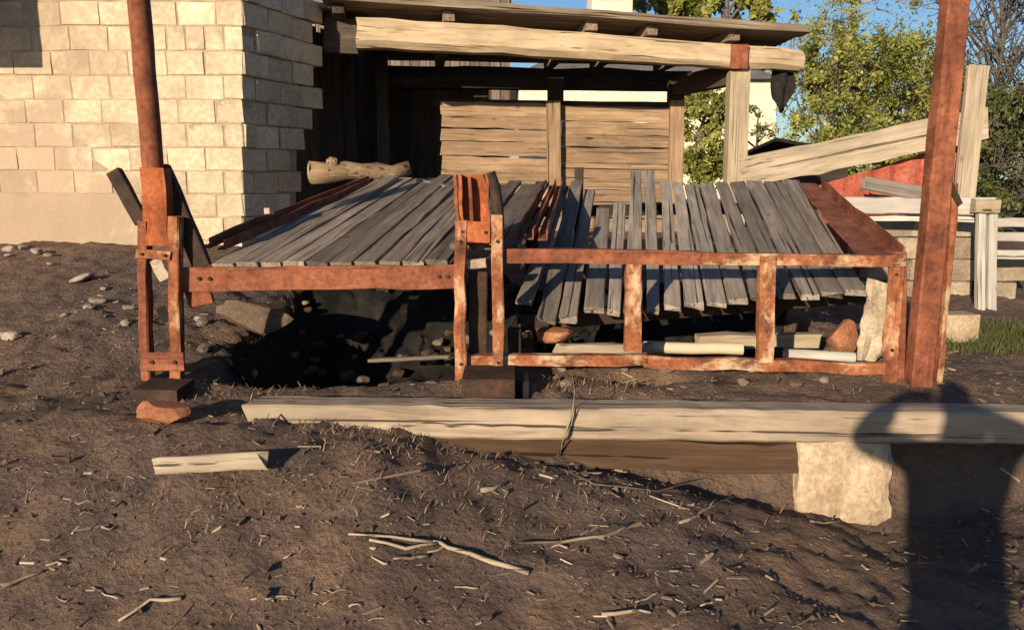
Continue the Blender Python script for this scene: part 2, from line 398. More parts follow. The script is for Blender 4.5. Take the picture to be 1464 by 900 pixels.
# plaster plinth with an uneven top
pv = []; pf = []; N = 120; J = 9
for i in range(N + 1):
    x = -6.6 + (cx - .62 + 6.6) * i / N
    top = 1.50 + .06 * noise.noise(Vector((x * 2.3, 1, 0))) + .05 * noise.noise(Vector((x * 7, 1, 0))) - (.23 if x > -3.45 else 0) - (.16 if x > -3.25 else 0)
    for j in range(J + 1):
        z = .7 + (top - .7) * j / J
        pv.append((x + LEAN * (z - 1.6) * 0, WY - .010 + .006 * noise.noise(Vector((x * 3, z * 3, 4))) + (.02 if j == J else 0), z))
for i in range(N):
    for j in range(J):
        q = i * (J + 1) + j; pf.append((q, q + J + 1, q + J + 2, q + 1))
link(bpy.data.objects.new('plaster_plinth', mesh('plaster_plinth', pv, pf, M_plast, True)), bb)
box('shadow_bay', (-8.2, WY - 1.05, 2.86), (-4.76, WY, 4.6), M_plast, bb)  # unseen bay, added and sized to cast the shadow on the wall
box('roof_slab', (-8.2, WY - .25, z0 + NROW * BH + .01), (cx + .5, WY + 1.3, z0 + NROW * BH + .16), M_slate, bb)

# ------------------------------------------------------------------ open barn behind
def g(x, y): return hgt(x, y)
barn = thing('open_barn', (1.0, 10.0, 1.0), 'weathered open timber barn with hewn front beam and board wall', 'barn')
BL = at(512, 47, 8.5); BR = at(1140, 88, 9.0)
hew = [(-.15, -.08), (-.09, -.145), (.09, -.145), (.15, -.09), (.155, .05), (.10, .14), (-.10, .145), (-.155, .06)]
bar('front_beam', hew, BL, BR, (0, 0, 1), M_hewn, barn, [(a * .74, b * .74) for a, b in hew], 16, .007, .05)
e0 = at(1052, 84, 8.92)
box('beam_strap', e0 + Vector((-.09, -.15, -.125)), e0 + Vector((.09, -.118, .125)), M_rust, barn)
board('post', at(1050, 275, 8.95) + Vector((0, 0, -.55)), at(1056, 103, 8.95), .21, .2, (0, -1, 0), M_post, barn)
# rafters, front to back, roof falling away from the viewer
def RF(t): return BL.lerp(BR, t) + Vector((0, 0, .175))
back0 = at(520, 106, 10.5); back1 = at(1020, 116, 10.9)
for t in (-.03, .205, .52, .655, .845):
    a = RF(t) + Vector((-.03, -.12, .03)); b = back0.lerp(back1, t) + Vector((0, .3, .19))
    board('rafter', a, b, .12, .10, (0, 0, 1), M_roof if t > .1 else M_dark, barn, segs=3)
for i in range(9):
    t = i / 8
    if i in (5,): continue
    A0 = RF(-.06) + Vector((0, -.12, .10)); A1 = RF(1.0) + Vector((-.06, -.12, .10)); B0 = back0.lerp(back1, -.06) + Vector((0, .4, .27)); B1 = back0.lerp(back1, 1.02) + Vector((0, .4, .27))
    board('roof_board', A0.lerp(B0, t) + Vector((random.uniform(-.1, .05), 0, 0)), A1.lerp(B1, t) + Vector((random.uniform(-.05, .12), 0, 0)), .30, .035, (0, 0, 1), M_roof, barn, segs=8, jit=.006, ragged=.06)
fl = RF(-.06) + Vector((0, -.17, .138)); fr = RF(.99) + Vector((-.0, -.17, .138))
board('fascia_board', fl, fr, .16, .045, (0, 0, 1), M_roof, barn, segs=14, jit=.006, ragged=.06, bow=.0)
a = at(995, 30, 9.4); board('loose_board', at(1085, 38, 8.9), at(1135, 41, 8.95), .2, .05, (0, 0, 1), M_hewn, barn)
# back plate, posts and the board wall between them
bp0 = at(470, 116, 10.4); bp1 = at(1000, 121, 10.6)
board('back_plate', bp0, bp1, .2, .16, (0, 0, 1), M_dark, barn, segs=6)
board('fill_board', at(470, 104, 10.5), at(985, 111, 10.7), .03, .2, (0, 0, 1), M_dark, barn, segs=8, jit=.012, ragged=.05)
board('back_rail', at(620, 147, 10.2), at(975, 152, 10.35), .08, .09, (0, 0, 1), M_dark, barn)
for px, Y in ((794, 10.02), (966, 10.1)):
    lo = at(px, 260, Y); lo.z = .95
    board('post', lo, at(px + (1 if px > 800 else -3), 145, Y), .17, .15, (0, -1, 0), M_door, barn)
    board('post_head', at(px, 146, Y + .04), at(px, 112, Y + .04), .19, .14, (0, -1, 0), M_dark, barn, segs=1, ragged=0)
side0 = at(966, 124, 10.15); side1 = at(1052, 106, 9.05)
board('side_plate', side0, side1, .14, .22, (0, 0, 1), M_dark, barn)
random.seed(11)
for x0, x1, ytop, Y0, Y1 in ((632, 785, 143, 10.05, 10.08), (804, 957, 150, 10.1, 10.14)):
    zt = at(x0, ytop, Y0).z; z = zt
    while z > .95:
        hh = random.uniform(.14, .19)
        a = at(x0, 200, Y0); b = at(x1, 200, Y1); a.z = z - hh / 2 + random.gauss(0, .006); b.z = z - hh / 2 + random.gauss(0, .008) - .03
        a.x += random.uniform(-.02, .02)
        board('board', a, b, hh - random.uniform(.0, .014), .035, (0, -1, 0), M_door, barn, segs=8, jit=.004, ragged=.03)
        z -= hh
# dark left wall of upright boards and loft above
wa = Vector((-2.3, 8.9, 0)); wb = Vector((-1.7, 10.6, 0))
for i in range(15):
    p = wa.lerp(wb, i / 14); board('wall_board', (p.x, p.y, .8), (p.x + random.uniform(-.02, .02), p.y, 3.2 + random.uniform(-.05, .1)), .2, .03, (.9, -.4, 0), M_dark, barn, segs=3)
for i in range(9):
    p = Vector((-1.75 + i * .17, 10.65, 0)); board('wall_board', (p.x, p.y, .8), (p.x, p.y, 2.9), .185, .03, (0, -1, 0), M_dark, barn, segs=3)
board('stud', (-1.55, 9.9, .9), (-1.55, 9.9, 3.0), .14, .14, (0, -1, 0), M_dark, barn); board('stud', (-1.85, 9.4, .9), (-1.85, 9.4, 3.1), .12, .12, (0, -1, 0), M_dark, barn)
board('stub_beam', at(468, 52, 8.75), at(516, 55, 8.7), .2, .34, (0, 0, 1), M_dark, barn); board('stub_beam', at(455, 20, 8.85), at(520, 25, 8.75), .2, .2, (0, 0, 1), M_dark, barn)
# torn felt hanging off the right end
fv = []; ff = []
for i in range(7):
    for j in range(9):
        p = at(1104 + i * 5.2, 98 + j * (8.5 - abs(i - 2.4) * 1.3) , 9.05); fv.append((p.x, p.y + .05 * math.sin(i * 1.4 + j * .4), p.z + .015 * math.sin(i * 3.1)))
for i in range(6):
    for j in range(8): q = i * 9 + j; ff.append((q, q + 9, q + 10, q + 1))
fo = link(bpy.data.objects.new('torn_felt', mesh('torn_felt', fv, ff, M_felt_shade, True)), barn); md = fo.modifiers.new('s', 'SOLIDIFY'); md.thickness = .012
# log behind the left deck
lg = at(445, 246, 7.9); lr = at(585, 244, 8.2)
tg = thing('fallen_log', (lg.x, lg.y, lg.z - .12), 'short rough log with pale cut end lying before dark barn', 'log')
pts = [lg.lerp(lr, i / 6) + Vector((random.uniform(-.02, .02), random.uniform(-.02, .02), random.uniform(-.03, .03))) for i in range(7)]
tube('trunk', pts, .11, .08, M_logb, tg, 12, jit=.2)
bar('cut_end', circ(.108, 12), lg + Vector((-.012, 0, 0)), lg + Vector((.004, 0, 0)), (0, 0, 1), M_beam, tg, segs=1)
rock('knot', lg.lerp(lr, .22) + Vector((0, -.06, .08)), (.07, .05, .06), M_logb, tg, 4)

# ------------------------------------------------------------------ ramp: left deck
FY = 4.32                               # plane of the rusty frames
ld = thing('plank_deck', at(480, 470, 4.6), 'brown plank ramp behind the plain solid rusty beam', 'ramp')
UPN = Vector((0, -.17, 1))
def deckplank(fx0, fx1, fy, bx0, bx1, by, Yf, Yb, mat, parent, t=.034, name='plank', gap=.0, rag=.06):
    f0 = at(fx0, fy, Yf); f1 = at(fx1, fy, Yf); b0 = at(bx0, by, Yb); b1 = at(bx1, by, Yb)
    return board(name, (f0 + f1) / 2, (b0 + b1) / 2, (f1 - f0).length - gap, t, (b0 + b1 - f0 - f1).cross(f0 - f1) * (1 if (b0 + b1 - f0 - f1).cross(f0 - f1).z > 0 else -1), mat, parent, w1=(b1 - b0).length - gap, segs=9, jit=.0024, ragged=rag, bow=random.gauss(0, .004))
NP = 13; random.seed(5)
for i in range(NP):
    fa = 302 + (742 - 302) * i / NP; fb = 302 + (742 - 302) * (i + 1) / NP
    ba = 532 + (785 - 532) * i / NP; bb_ = 532 + (785 - 532) * (i + 1) / NP
    fy = (379 - 3 * i / NP if i < 10 else 352) + random.uniform(-1, 1); by = 257 + random.uniform(-4, 3) + (6 if i > 8 else 0)
    deckplank(fa, fb, fy, ba, bb_, by + random.uniform(-2, 2), 4.33 if i < 10 else 4.42, 6.75 + random.uniform(-.12, .1), M_deckl, ld, gap=.001 + random.random() ** 3 * .016, rag=.012)
# steel under/around it
board('front_beam', at(262, 399, FY), at(656, 395, FY), .035, .128, (0, 0, 1), M_rust, ld, ch=.004, segs=10, jit=.0025, ragged=0)
board('beam_flange', at(285, 383, FY + .03), at(655, 380, FY + .03), .10, .008, (0, 0, 1), M_rust, ld, ch=.002, segs=10, jit=.002, ragged=.01)
board('gusset', at(268, 423, FY + .01), at(300, 416, FY + .01), .018, .13, (0, 0, 1), M_rust, ld, segs=2)
for dx, dz in ((0, 0), (-22, -4)):
    bar('side_rail', angle_(.05, .06, .009), at(316 + dx, 350 + dz, 4.5), at(531 + dx * .35, 259 + dz * .6, 6.8), (0, 0, 1), M_rust, ld, segs=8, jit=.003)
for dx in (0, 24, 42):
    bar('centre_rail', angle_(.055, .06, .009), at(733 + dx, 336, 4.5), at(776 + dx * .62, 262, 6.7), (0, 0, 1), M_rust, ld, segs=8, jit=.003)
box('bolt_plate', at(379, 306, 5.15) + Vector((0, -.02, 0)), at(392, 297, 5.15) + Vector((0, .0, 0)), M_paper, ld, ch=.003)
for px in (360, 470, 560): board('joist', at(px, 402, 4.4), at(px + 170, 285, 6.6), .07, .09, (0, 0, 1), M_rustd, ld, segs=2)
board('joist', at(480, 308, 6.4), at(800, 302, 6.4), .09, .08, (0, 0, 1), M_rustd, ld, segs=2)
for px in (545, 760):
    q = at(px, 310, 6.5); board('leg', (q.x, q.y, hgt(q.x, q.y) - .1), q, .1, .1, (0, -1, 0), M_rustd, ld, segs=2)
# loose splinter boards on it
board('splinter', at(640, 268, 6.3) , at(600, 258, 6.6), .06, .03, (0, 0, 1), M_deckl, ld)
# ------------------------------------------------------------------ ramp: right deck (sagging grey planks)
rd = thing('plank_deck', at(980, 470, 4.8), 'sagging grey plank ramp with wide gaps behind the rusty gate frame', 'ramp')
PL = [(737, 762, 432, 803, 813, 270), (766, 796, 455, 815, 834, 262), (798, 826, 455, 836, 851, 275), (834, 864, 442, 853, 872, 300), (868, 889, 444, 876, 896, 294),
      (891, 919, 443, 901, 917, 247), (923, 944, 441, 920, 936, 247), (948, 974, 439, 944, 958, 262), (978, 1007, 435, 961, 976, 264), (1011, 1039, 432, 979, 998, 266),
      (1042, 1070, 430, 1001, 1020, 265), (1074, 1108, 426, 1023, 1041, 264), (1112, 1138, 423, 1043, 1065, 263), (1141, 1171, 421, 1067, 1091, 263), (1173, 1204, 418, 1093, 1116, 262), (1206, 1236, 417, 1118, 1142, 261)]
for i, (a, b, c, d, e, f_) in enumerate(PL):
    Yb = 6.75
    if f_ > 290: Yb = 6.05
    if f_ < 250: Yb = 6.95
    deckplank(a, b, c, d, e, f_, 4.52 + random.uniform(-.02, .02), Yb, M_deck, rd, gap=random.uniform(.0, .014))
bar('edge_plate', rect(.17, .012, .003), at(1250, 366, 4.42), at(1152, 262, 6.75), (0, -.17, 1), M_rust, rd, segs=8, jit=.004)
bar('edge_angle', angle_(.06, .08, .009), at(1285, 364, 4.42), at(1170, 262, 6.75), (0, 0, 1), M_rust, rd, segs=8, jit=.004)
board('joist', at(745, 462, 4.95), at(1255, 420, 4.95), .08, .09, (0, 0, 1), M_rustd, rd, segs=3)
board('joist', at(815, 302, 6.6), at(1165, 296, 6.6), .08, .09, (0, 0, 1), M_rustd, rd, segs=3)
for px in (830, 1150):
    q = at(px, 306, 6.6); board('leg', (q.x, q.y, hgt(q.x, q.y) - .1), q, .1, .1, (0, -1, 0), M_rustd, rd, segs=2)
q = at(828, 240, 6.9); board('stake', (q.x, q.y, 1.35), q, .07, .06, (0, -1, 0), M_dark, rd, segs=3)
board('front_leg', at(735, 470, 4.75), at(737, 535, 4.75) , .08, .06, (0, -1, 0), M_rustd, rd, segs=2)
# ------------------------------------------------------------------ gate frame in front of the right deck
gf = thing('gate_frame', at(985, 540, FY), 'rusty rectangular steel gate frame with peeling paint and two uprights', 'frame')
GY = FY - .01
bar('top_rail', channel(.075, .055, .008), at(722, 365, GY), at(1000, 368, GY), (0, 1, 0), M_rust, gf, segs=6, jit=.003)
bar('top_rail', channel(.062, .05, .008), at(995, 369, GY + .004), at(1292, 374, GY + .004), (0, 1, 0), M_rustp, gf, segs=6, jit=.003)
bar('bottom_rail', channel(.062, .05, .008), at(664, 515, GY), at(925, 514, GY), (0, 1, 0), M_rustp, gf, segs=6, jit=.004)
bar('bottom_rail', channel(.064, .05, .008), at(920, 516, GY + .005), at(1262, 526, GY + .005), (0, 1, 0), M_rustp, gf, segs=8, jit=.004, sag=-.0)
bar('upright', channel(.085, .05, .008), at(906, 376, GY + .002), at(904, 501, GY + .002), (0, 1, 0), M_rustp, gf, segs=6, jit=.004)
bar('upright', channel(.085, .05, .008), at(1097, 366, GY - .006), at(1091, 517, GY - .006), (0, 1, 0), M_rustp, gf, segs=6, jit=.004)
board('end_plate', at(1282, 368, GY + .01), at(1272, 545, GY + .01), .085, .018, (0, -1, 0), M_rustp, gf, segs=6, jit=.004)
# ------------------------------------------------------------------ posts
def gz(px, py, Y): q = at(px, py, Y); return q
# left
lp = thing('rusty_post', at(232, 560, FY), 'tall leaning rusty pipe post with dark braces beside block building', 'post')
bar('pipe', circ(.056, 16), at(193, -60, FY), at(221, 262, FY), (0, -1, 0), M_rust, lp, circ(.055, 16), 8, .0015, smooth=True)
bar('socket', channel(.125, .1, .012), at(224, 240, FY - .02), at(229, 350, FY - .02), (0, 1, 0), M_rusto, lp, segs=4, jit=.003)
board('side_plate', at(206, 316, FY - .04), at(211, 545, FY - .04), .05, .075, (0, -1, 0), M_rust, lp, segs=6, jit=.003)
board('side_plate', at(250, 310, FY - .045), at(254, 545, FY - .045), .058, .075, (0, -1, 0), M_rustp, lp, segs=6, jit=.003)
board('cross_plate', at(196, 362, FY - .09), at(243, 366, FY - .09), .012, .045, (0, 0, 1), M_rustp, lp, segs=2)
board('bent_tab', at(222, 372, FY - .07), at(236, 398, FY - .07), .06, .012, (0, -1, .3), M_paper, lp, segs=2)
board('bottom_plate', at(206, 517, FY - .09), at(262, 517, FY - .09), .02, .10, (0, 0, 1), M_rust, lp, segs=2)
board('foot', at(204, 565, 4.06), at(266, 567, 4.06), .24, .13, (0, 0, 1), M_rustd, lp, segs=2)
board('brace', at(164, 246, FY + .04), at(204, 316, FY + .02), .075, .05, (0, -1, 0), M_rustd, lp, segs=3)
board('brace', at(231, 240, FY + .05), at(290, 380, FY + .03), .095, .055, (0, -1, 0), M_rustd, lp, segs=4)
board('tab', at(229, 440, FY + .06), at(238, 458, FY + .06), .05, .012, (0, -1, 0), M_paper, lp, segs=1)
# centre
cp = thing('rusty_post', at(690, 570, FY), 'short orange rusty post stub between the two plank ramps', 'post')
bar('stub', channel(.155, .11, .014), at(677, 249, FY), at(682, 350, FY), (0, -1, 0), M_rusto, cp, segs=5, jit=.004)
bar('stub_lip', rect(.02, .05, .004), at(651, 250, FY - .03), at(657, 345, FY - .03), (0, -1, 0), M_rust, cp, segs=5, jit=.003)
board('band', at(655, 330, FY - .065), at(700, 332, FY - .065), .012, .11, (0, 0, 1), M_rusto, cp, segs=2)
board('filler', at(668, 378, FY), at(694, 376, FY), .06, .05, (0, 0, 1), M_paper, cp, segs=2)
pts = [at(699, 247, FY - .03), at(706, 266, FY - .03), at(711, 292, FY - .03), at(713, 325, FY - .03), at(712, 350, FY - .03)]
tube('hook', pts, .034, .03, M_rustd, cp, 8)
bar('stub_rib', rect(.018, .06, .003), at(671, 253, FY - .0), at(676, 345, FY - .0), (0, -1, 0), M_rust, cp, segs=5, jit=.002)
board('upright', at(658, 316, FY - .055), at(659, 547, FY - .055), .062, .05, (0, -1, 0), M_rustp, cp, segs=6, jit=.003)
board('upright', at(711, 308, FY - .06), at(712, 542, FY - .06), .062, .05, (0, -1, 0), M_rustp, cp, segs=6, jit=.003)
board('inner_plate', at(684, 390, FY + .06), at(684, 540, FY + .06), .10, .03, (0, -1, 0), M_rustd, cp, segs=2)
box('foot', at(660, 577, 3.92), at(736, 543, 3.92) + Vector((0, .34, 0)), M_rustd, cp); box('foot', at(735, 576, 4.0), at(756, 545, 4.0) + Vector((0, .2, 0)), M_felt_shade, cp)
# right
rp = thing('rusty_post', at(1312, 560, FY), 'tall leaning square rusty post beside the gate frame', 'post')
bar('shaft', rect(.118, .10, .008), at(1312, 556, FY - .05), at(1372, -70, FY - .05), (0, -1, 0), M_rust, rp, rect(.112, .10, .008), 10, .0015)
bar('flange', rect(.028, .05, .004), at(1341, 545, FY + .03), at(1362, 262, FY + .03), (0, -1, 0), M_rustp, rp, segs=6, jit=.005)
board('plate', at(1288, 362, FY + .03), at(1284, 560, FY + .03), .07, .02, (0, -1, 0), M_rust, rp, segs=6, jit=.003)
board('cleat', at(1356, 258, FY + .0), at(1372, 292, FY + .0), .03, .03, (0, -1, 0), M_rustd, rp, segs=1)

def bolts(part, root, pix, Y, rr=.011):
    for px, py in pix:
        p = at(px, py, Y); bar('bolt', circ(rr, 6), p + Vector((0, .012, 0)), p + Vector((0, -.012, 0)), (0, 0, 1), M_rustd, part, segs=1)
def child(root, nm, i=0): return [c for c in root.children if c.name.split('.')[0] == nm][i]
bolts(child(lp, 'bottom_plate'), lp, ((218, 517), (250, 517)), FY - .10)
bolts(child(lp, 'cross_plate'), lp, ((203, 363), (236, 365)), FY - .096, .008)
bolts(child(cp, 'band'), cp, ((661, 331), (694, 332)), FY - .071, .009)
bolts(child(cp, 'upright', 0), cp, ((658, 345), (659, 520)), FY - .08, .009)
bolts(child(cp, 'upright', 1), cp, ((711, 345), (712, 518)), FY - .085, .009)
bolts(child(ld, 'front_beam'), ld, ((285, 398), (300, 398), (640, 395), (628, 395)), FY - .018, .011)
bolts(child(gf, 'end_plate'), gf, ((1281, 392), (1275, 500)), GY + .001, .009)
# ------------------------------------------------------------------ foreground beam, concrete, boards
b0 = at(352, 596, 3.68); b1 = at(1500, 606, 3.66)
bt = tag(board('timber_beam', at(380, 594, 3.70), at(1560, 607, 3.70), .17, .155, (0, 0, 1), M_beam, None, segs=40, jit=.0018, ragged=.2, ch=.012), 'long pale squared timber beam lying across the bank', 'timber')
bt2 = tag(board('rotten_plank', at(575, 640, 3.69), at(1135, 654, 3.69), .06, .15, (0, 0, 1), M_rot, None, segs=12, jit=.006, ragged=.08), 'rotten dark brown plank tucked under the long timber beam', 'plank')
cbp = at(1208, 690, 3.72)
# rough concrete block
random.seed(2); CH = [(Vector((sx_, -1, sz_)).normalized(), L_) for sx_, sz_, L_ in ((-1, -.6, 1.42), (1, -.8, 1.46), (-.8, .9, 1.5), (1, .5, 1.4), (.1, -1, 1.3), (-1, .1, 1.33))]
bm = bmesh.new(); bmesh.ops.create_cube(bm, size=2); bmesh.ops.subdivide_edges(bm, edges=bm.edges[:], cuts=14, use_grid_fill=True)
for q in bm.verts:
    p = q.co.copy(); nn = (abs(p.x) ** 16 + abs(p.y) ** 16 + abs(p.z) ** 16) ** (1 / 16); p /= nn
    for d_c, L_c in CH:
        e_c = p.dot(d_c) - L_c
        if e_c > 0: p = p - d_c * e_c
    q.co = Vector((p.x * (.225 + .02 * (p.z < 0) * -p.z), p.y * .18, p.z * .27))
    q.co += p.normalized() * (.022 * noise.noise(p * 1.7 + Vector((3, 1, 0))) + .012 * noise.noise(p * 5) + .006 * noise.noise(p * 13))
m = bpy.data.meshes.new('concrete_block'); bm.to_mesh(m); bm.free(); m.materials.append(M_conc)
cb = link(bpy.data.objects.new('concrete_block', m), None, Matrix.Translation((at(1210, 690, 3.62).x, 3.62 + .18, .145)))
tag(cb, 'tan rough concrete block holding up the timber beam', 'concrete block')
q = gp(300, 676)
tag(board('loose_board', q + Vector((-.19, 0, .03)), q + Vector((.20, .02, .045)), .03, .07, (0, .2, 1), M_plank, None, segs=4, ragged=.05), 'short pale board set on edge in soil below orange brick', 'board')
q = gp(228, 606)
br = rock('orange_brick', q + Vector((0, .05, .035)), (.125, .08, .06), M_brick, None, 8, .16, 4, rz=.1)
tag(br, 'broken orange brick under foot of the pipe post', 'brick')
# pieces lying behind the gate frame
q0 = at(920, 496, 4.72); q1 = at(1062, 499, 4.66)
tag(bar('pale_pipe', circ(.036, 12), q0, q1, (0, 0, 1), M_pale, None, segs=4, jit=.002, smooth=True), 'pale yellow pipe lying behind the rusty gate frame', 'pipe')
wp = thing('white_pipe', at(1165, 520, 4.6), 'short white pipe with black cuff behind rusty gate frame', 'pipe')
bar('tube', circ(.034, 12), at(1118, 506, 4.6), at(1221, 511, 4.6), (0, 0, 1), M_white, wp, segs=3, jit=.001, smooth=True)
bar('cuff', circ(.042, 12), at(1104, 505, 4.6), at(1124, 506.4, 4.6), (0, 0, 1), M_black, wp, segs=2, smooth=True)
tag(board('timber_offcut', at(1000, 487, 5.05), at(1165, 486, 5.0), .1, .085, (0, 0, 1), M_post, None, segs=4, jit=.004, ragged=.05), 'weathered timber offcut lying deep under the grey ramp', 'timber')
tag(board('timber_offcut', at(800, 499, 4.62), at(930, 497, 4.66), .06, .055, (0, 0, 1), M_plank, None, segs=4, jit=.004, ragged=.05), 'thin pale timber offcut beside the centre post stub', 'timber')
# torn plaster board
tv = []; tf = []; random.seed(9)
out_l = [(1240, 397), (1238, 430), (1230, 465), (1226, 490), (1225, 514)]; out_r = [(1268, 405), (1272, 440), (1270, 470), (1262, 505), (1246, 516)]
for j in range(17):
    t = j / 16 * 4; i = min(3, int(t)); s = t - i
    L_ = [out_l[i][k] * (1 - s) + out_l[i + 1][k] * s for k in (0, 1)]; R_ = [out_r[i][k] * (1 - s) + out_r[i + 1][k] * s for k in (0, 1)]
    for c in range(7):
        u = c / 6; e = random.uniform(-1.5, 1.5) if c in (0, 6) else 0
        p = at(L_[0] * (1 - u) + R_[0] * u + e, L_[1] * (1 - u) + R_[1] * u, 4.5)
        tv.append((p.x, p.y + .03 * noise.noise(Vector((u * 3, j * .35, 1))), p.z))
for j in range(16):
    for c in range(6): qq = j * 7 + c; tf.append((qq, qq + 1, qq + 8, qq + 7))
to = link(bpy.data.objects.new('torn_sheet', mesh('torn_sheet', tv, tf, M_paper))); md = to.modifiers.new('s', 'SOLIDIFY'); md.thickness = .014
tag(to, 'torn pale crumpled sheet standing beside end of gate frame', 'sheet')
# stones and rubble beneath the ramps
random.seed(21)
for i, (px, py, Y, s, mt, lb) in enumerate([
    (372, 452, 5.25, (.24, .22, .10), M_slabs, 'large brown slab of rubble under brown plank ramp'),
    (1205, 485, 4.95, (.10, .09, .13), M_brick, 'reddish upright stone under the grey plank ramp'),
    (795, 478, 4.75, (.15, .09, .05), M_brick, 'flat reddish stone under sagging grey planks beside centre post')]):
    tag(rock('rubble_stone', at(px, py, Y), s, mt, None, i + 3, .3, 3, rz=.15, tilt=.2 if i == 0 else 0), lb, 'stone')
for i in range(26):
    px = random.uniform(285, 640); py = random.uniform(455, 535); q = gp(px, py + random.uniform(-15, 10)); s = random.uniform(.02, .055)
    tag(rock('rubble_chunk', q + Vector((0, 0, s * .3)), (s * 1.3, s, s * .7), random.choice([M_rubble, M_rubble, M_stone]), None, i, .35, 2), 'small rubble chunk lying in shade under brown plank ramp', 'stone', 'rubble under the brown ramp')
for i in range(16):
    px = random.uniform(740, 1240); q = gp(px, random.uniform(495, 560)); s = random.uniform(.018, .04)
    tag(rock('rubble_chunk', q + Vector((0, 0, s * .3)), (s * 1.4, s, s * .7), M_rubble, None, i + 40, .35, 2), 'small rubble chunk lying in soil around rusty gate frame', 'stone', 'rubble around the gate frame')
q = gp(115, 404); tag(rock('flat_stone', q + Vector((0, 0, .03)), (.10, .06, .028), M_stone, None, 61, .2, 3, rz=.3, tilt=-.3), 'largest pale flat stone lying on brown bank below blocks', 'stone')
for i, (px, py, s) in enumerate([(14, 358, .05), (34, 356, .04), (52, 362, .05), (70, 366, .03), (12, 368, .03), (139, 432, .045), (128, 440, .03), (18, 484, .05), (6, 480, .035), (180, 464, .035), (185, 442, .03), (150, 415, .025), (72, 380, .022), (95, 452, .03)]):
    q = gp(px, py); tag(rock('pale_stone', q + Vector((0, 0, s * .3)), (s * 1.5, s, s * .6), M_stone, None, i + 70, .3, 2), 'small pale stone scattered on bank below block building', 'stone', 'pale stones on the left bank')

def felt(name, x0, x1, y0, y1, label, sd):  # crumpled black sheet added to stand in for deep shade under a ramp
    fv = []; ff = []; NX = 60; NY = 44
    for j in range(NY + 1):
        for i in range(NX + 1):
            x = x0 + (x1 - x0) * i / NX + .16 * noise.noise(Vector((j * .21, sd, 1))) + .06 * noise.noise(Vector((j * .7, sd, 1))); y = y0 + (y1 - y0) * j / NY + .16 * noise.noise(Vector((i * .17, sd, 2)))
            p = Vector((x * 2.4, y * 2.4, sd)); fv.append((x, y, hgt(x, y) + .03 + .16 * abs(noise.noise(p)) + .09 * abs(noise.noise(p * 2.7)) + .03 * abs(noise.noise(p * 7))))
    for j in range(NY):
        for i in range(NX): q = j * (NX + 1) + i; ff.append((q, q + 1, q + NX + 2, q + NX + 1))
    o = link(bpy.data.objects.new(name, mesh(name, fv, ff, M_felt_shade, True))); md = o.modifiers.new('s', 'SOLIDIFY'); md.thickness = .008; tag(o, label, 'sheet')
felt('shade_sheet', -1.72, -.0, 4.7, 6.7, 'crumpled black sheet added as shade in the pit under brown ramp', 3.3)
felt('shade_sheet', .2, 1.95, 5.1, 6.5, 'crumpled black sheet added as shade under the sagging grey ramp', 7.7)
random.seed(77)
for i in range(34):
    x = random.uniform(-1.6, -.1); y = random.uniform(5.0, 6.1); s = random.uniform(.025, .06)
    tag(rock('rubble_chunk', (x, y, hgt(x, y) + .15), (s * 1.4, s, s * .7), random.choice([M_rubble, M_rot, M_slabs, M_slabs]), None, i + 130, .35, 2), 'rubble chunk lying on black shade sheet under the brown ramp', 'stone', 'rubble on the black shade sheet')
tag(board('broken_lath', (-.95, 5.35, .38), (-.42, 5.15, .45), .05, .025, (0, 0, 1), M_deckl, None, ragged=.05), 'broken lath stuck in rubble under brown plank ramp', 'board')

# ------------------------------------------------------------------ right side: fence, plank, red sheet, blocks
tag(board('leaning_plank', at(1062, 248, 8.3), at(1400, 178, 7.7), .06, .30, (-.1, 0, 1), M_plank, None, segs=12, jit=.005, ragged=.12), 'wide pale plank sloping up above the red sheet', 'plank')
u = at(1398, 100, 7.55); lo = at(1372, 330, 7.55); lo.z = .5
tag(board('upright_plank', lo, u, .19, .05, (0, -1, 0), M_plank, None, segs=6, jit=.003, ragged=.06), 'pale upright plank leaning at the end of sloping plank', 'plank')
rv = []; rf_ = []
for i in range(25):
    t = i / 24; top = at(1150, 272, 8.3).lerp(at(1385, 200, 7.9), t)
    for j in range(5):
        s = j / 4; rv.append((top.x, top.y + .04 + .025 * math.sin(i * 1.3) * (1 if i % 2 else -1), top.z * (1 - s) + .62 * s))
for i in range(24):
    for j in range(4): qq = i * 5 + j; rf_.append((qq, qq + 5, qq + 6, qq + 1))
ro = link(bpy.data.objects.new('red_sheet', mesh('red_sheet', rv, rf_, M_red))); md = ro.modifiers.new('s', 'SOLIDIFY'); md.thickness = .01
tag(ro, 'red painted metal sheet leaning under the sloping plank', 'metal sheet')
tag(board('grey_slab', at(1236, 262, 7.5), at(1335, 280, 7.4), .16, .04, (0, -.8, .8), M_deck, None, segs=4, ragged=.1), 'weathered grey board leaning against the red sheet', 'board')
fe = thing('board_fence', at(1405, 450, 6.7), 'whitewashed board fence with double post behind square rusty post', 'fence')
board('rail', at(1194, 293, 6.85), at(1420, 294, 6.75), .05, .135, (0, 0, 1), M_white, fe, segs=8, jit=.003)
board('rail', at(1215, 312, 6.95), at(1395, 314, 6.85), .04, .05, (0, 0, 1), M_white, fe, segs=6, jit=.003)
for px in (1402, 1418): 
    lo = at(px, 445, 6.68); board('post', lo + Vector((0, 0, -.08)), at(px, 304, 6.68), .07, .05, (0, -1, 0), M_white, fe, segs=4, jit=.002)
board('post_cap', at(1392, 294, 6.66), at(1426, 295, 6.66), .09, .11, (0, 0, 1), M_post, fe, segs=2)
for py in (320, 340, 366): board('rail', at(1424, py - 2, 6.8), at(1560, py, 6.9), .04, .075, (0, 0, 1), M_white, fe, segs=6, jit=.003)
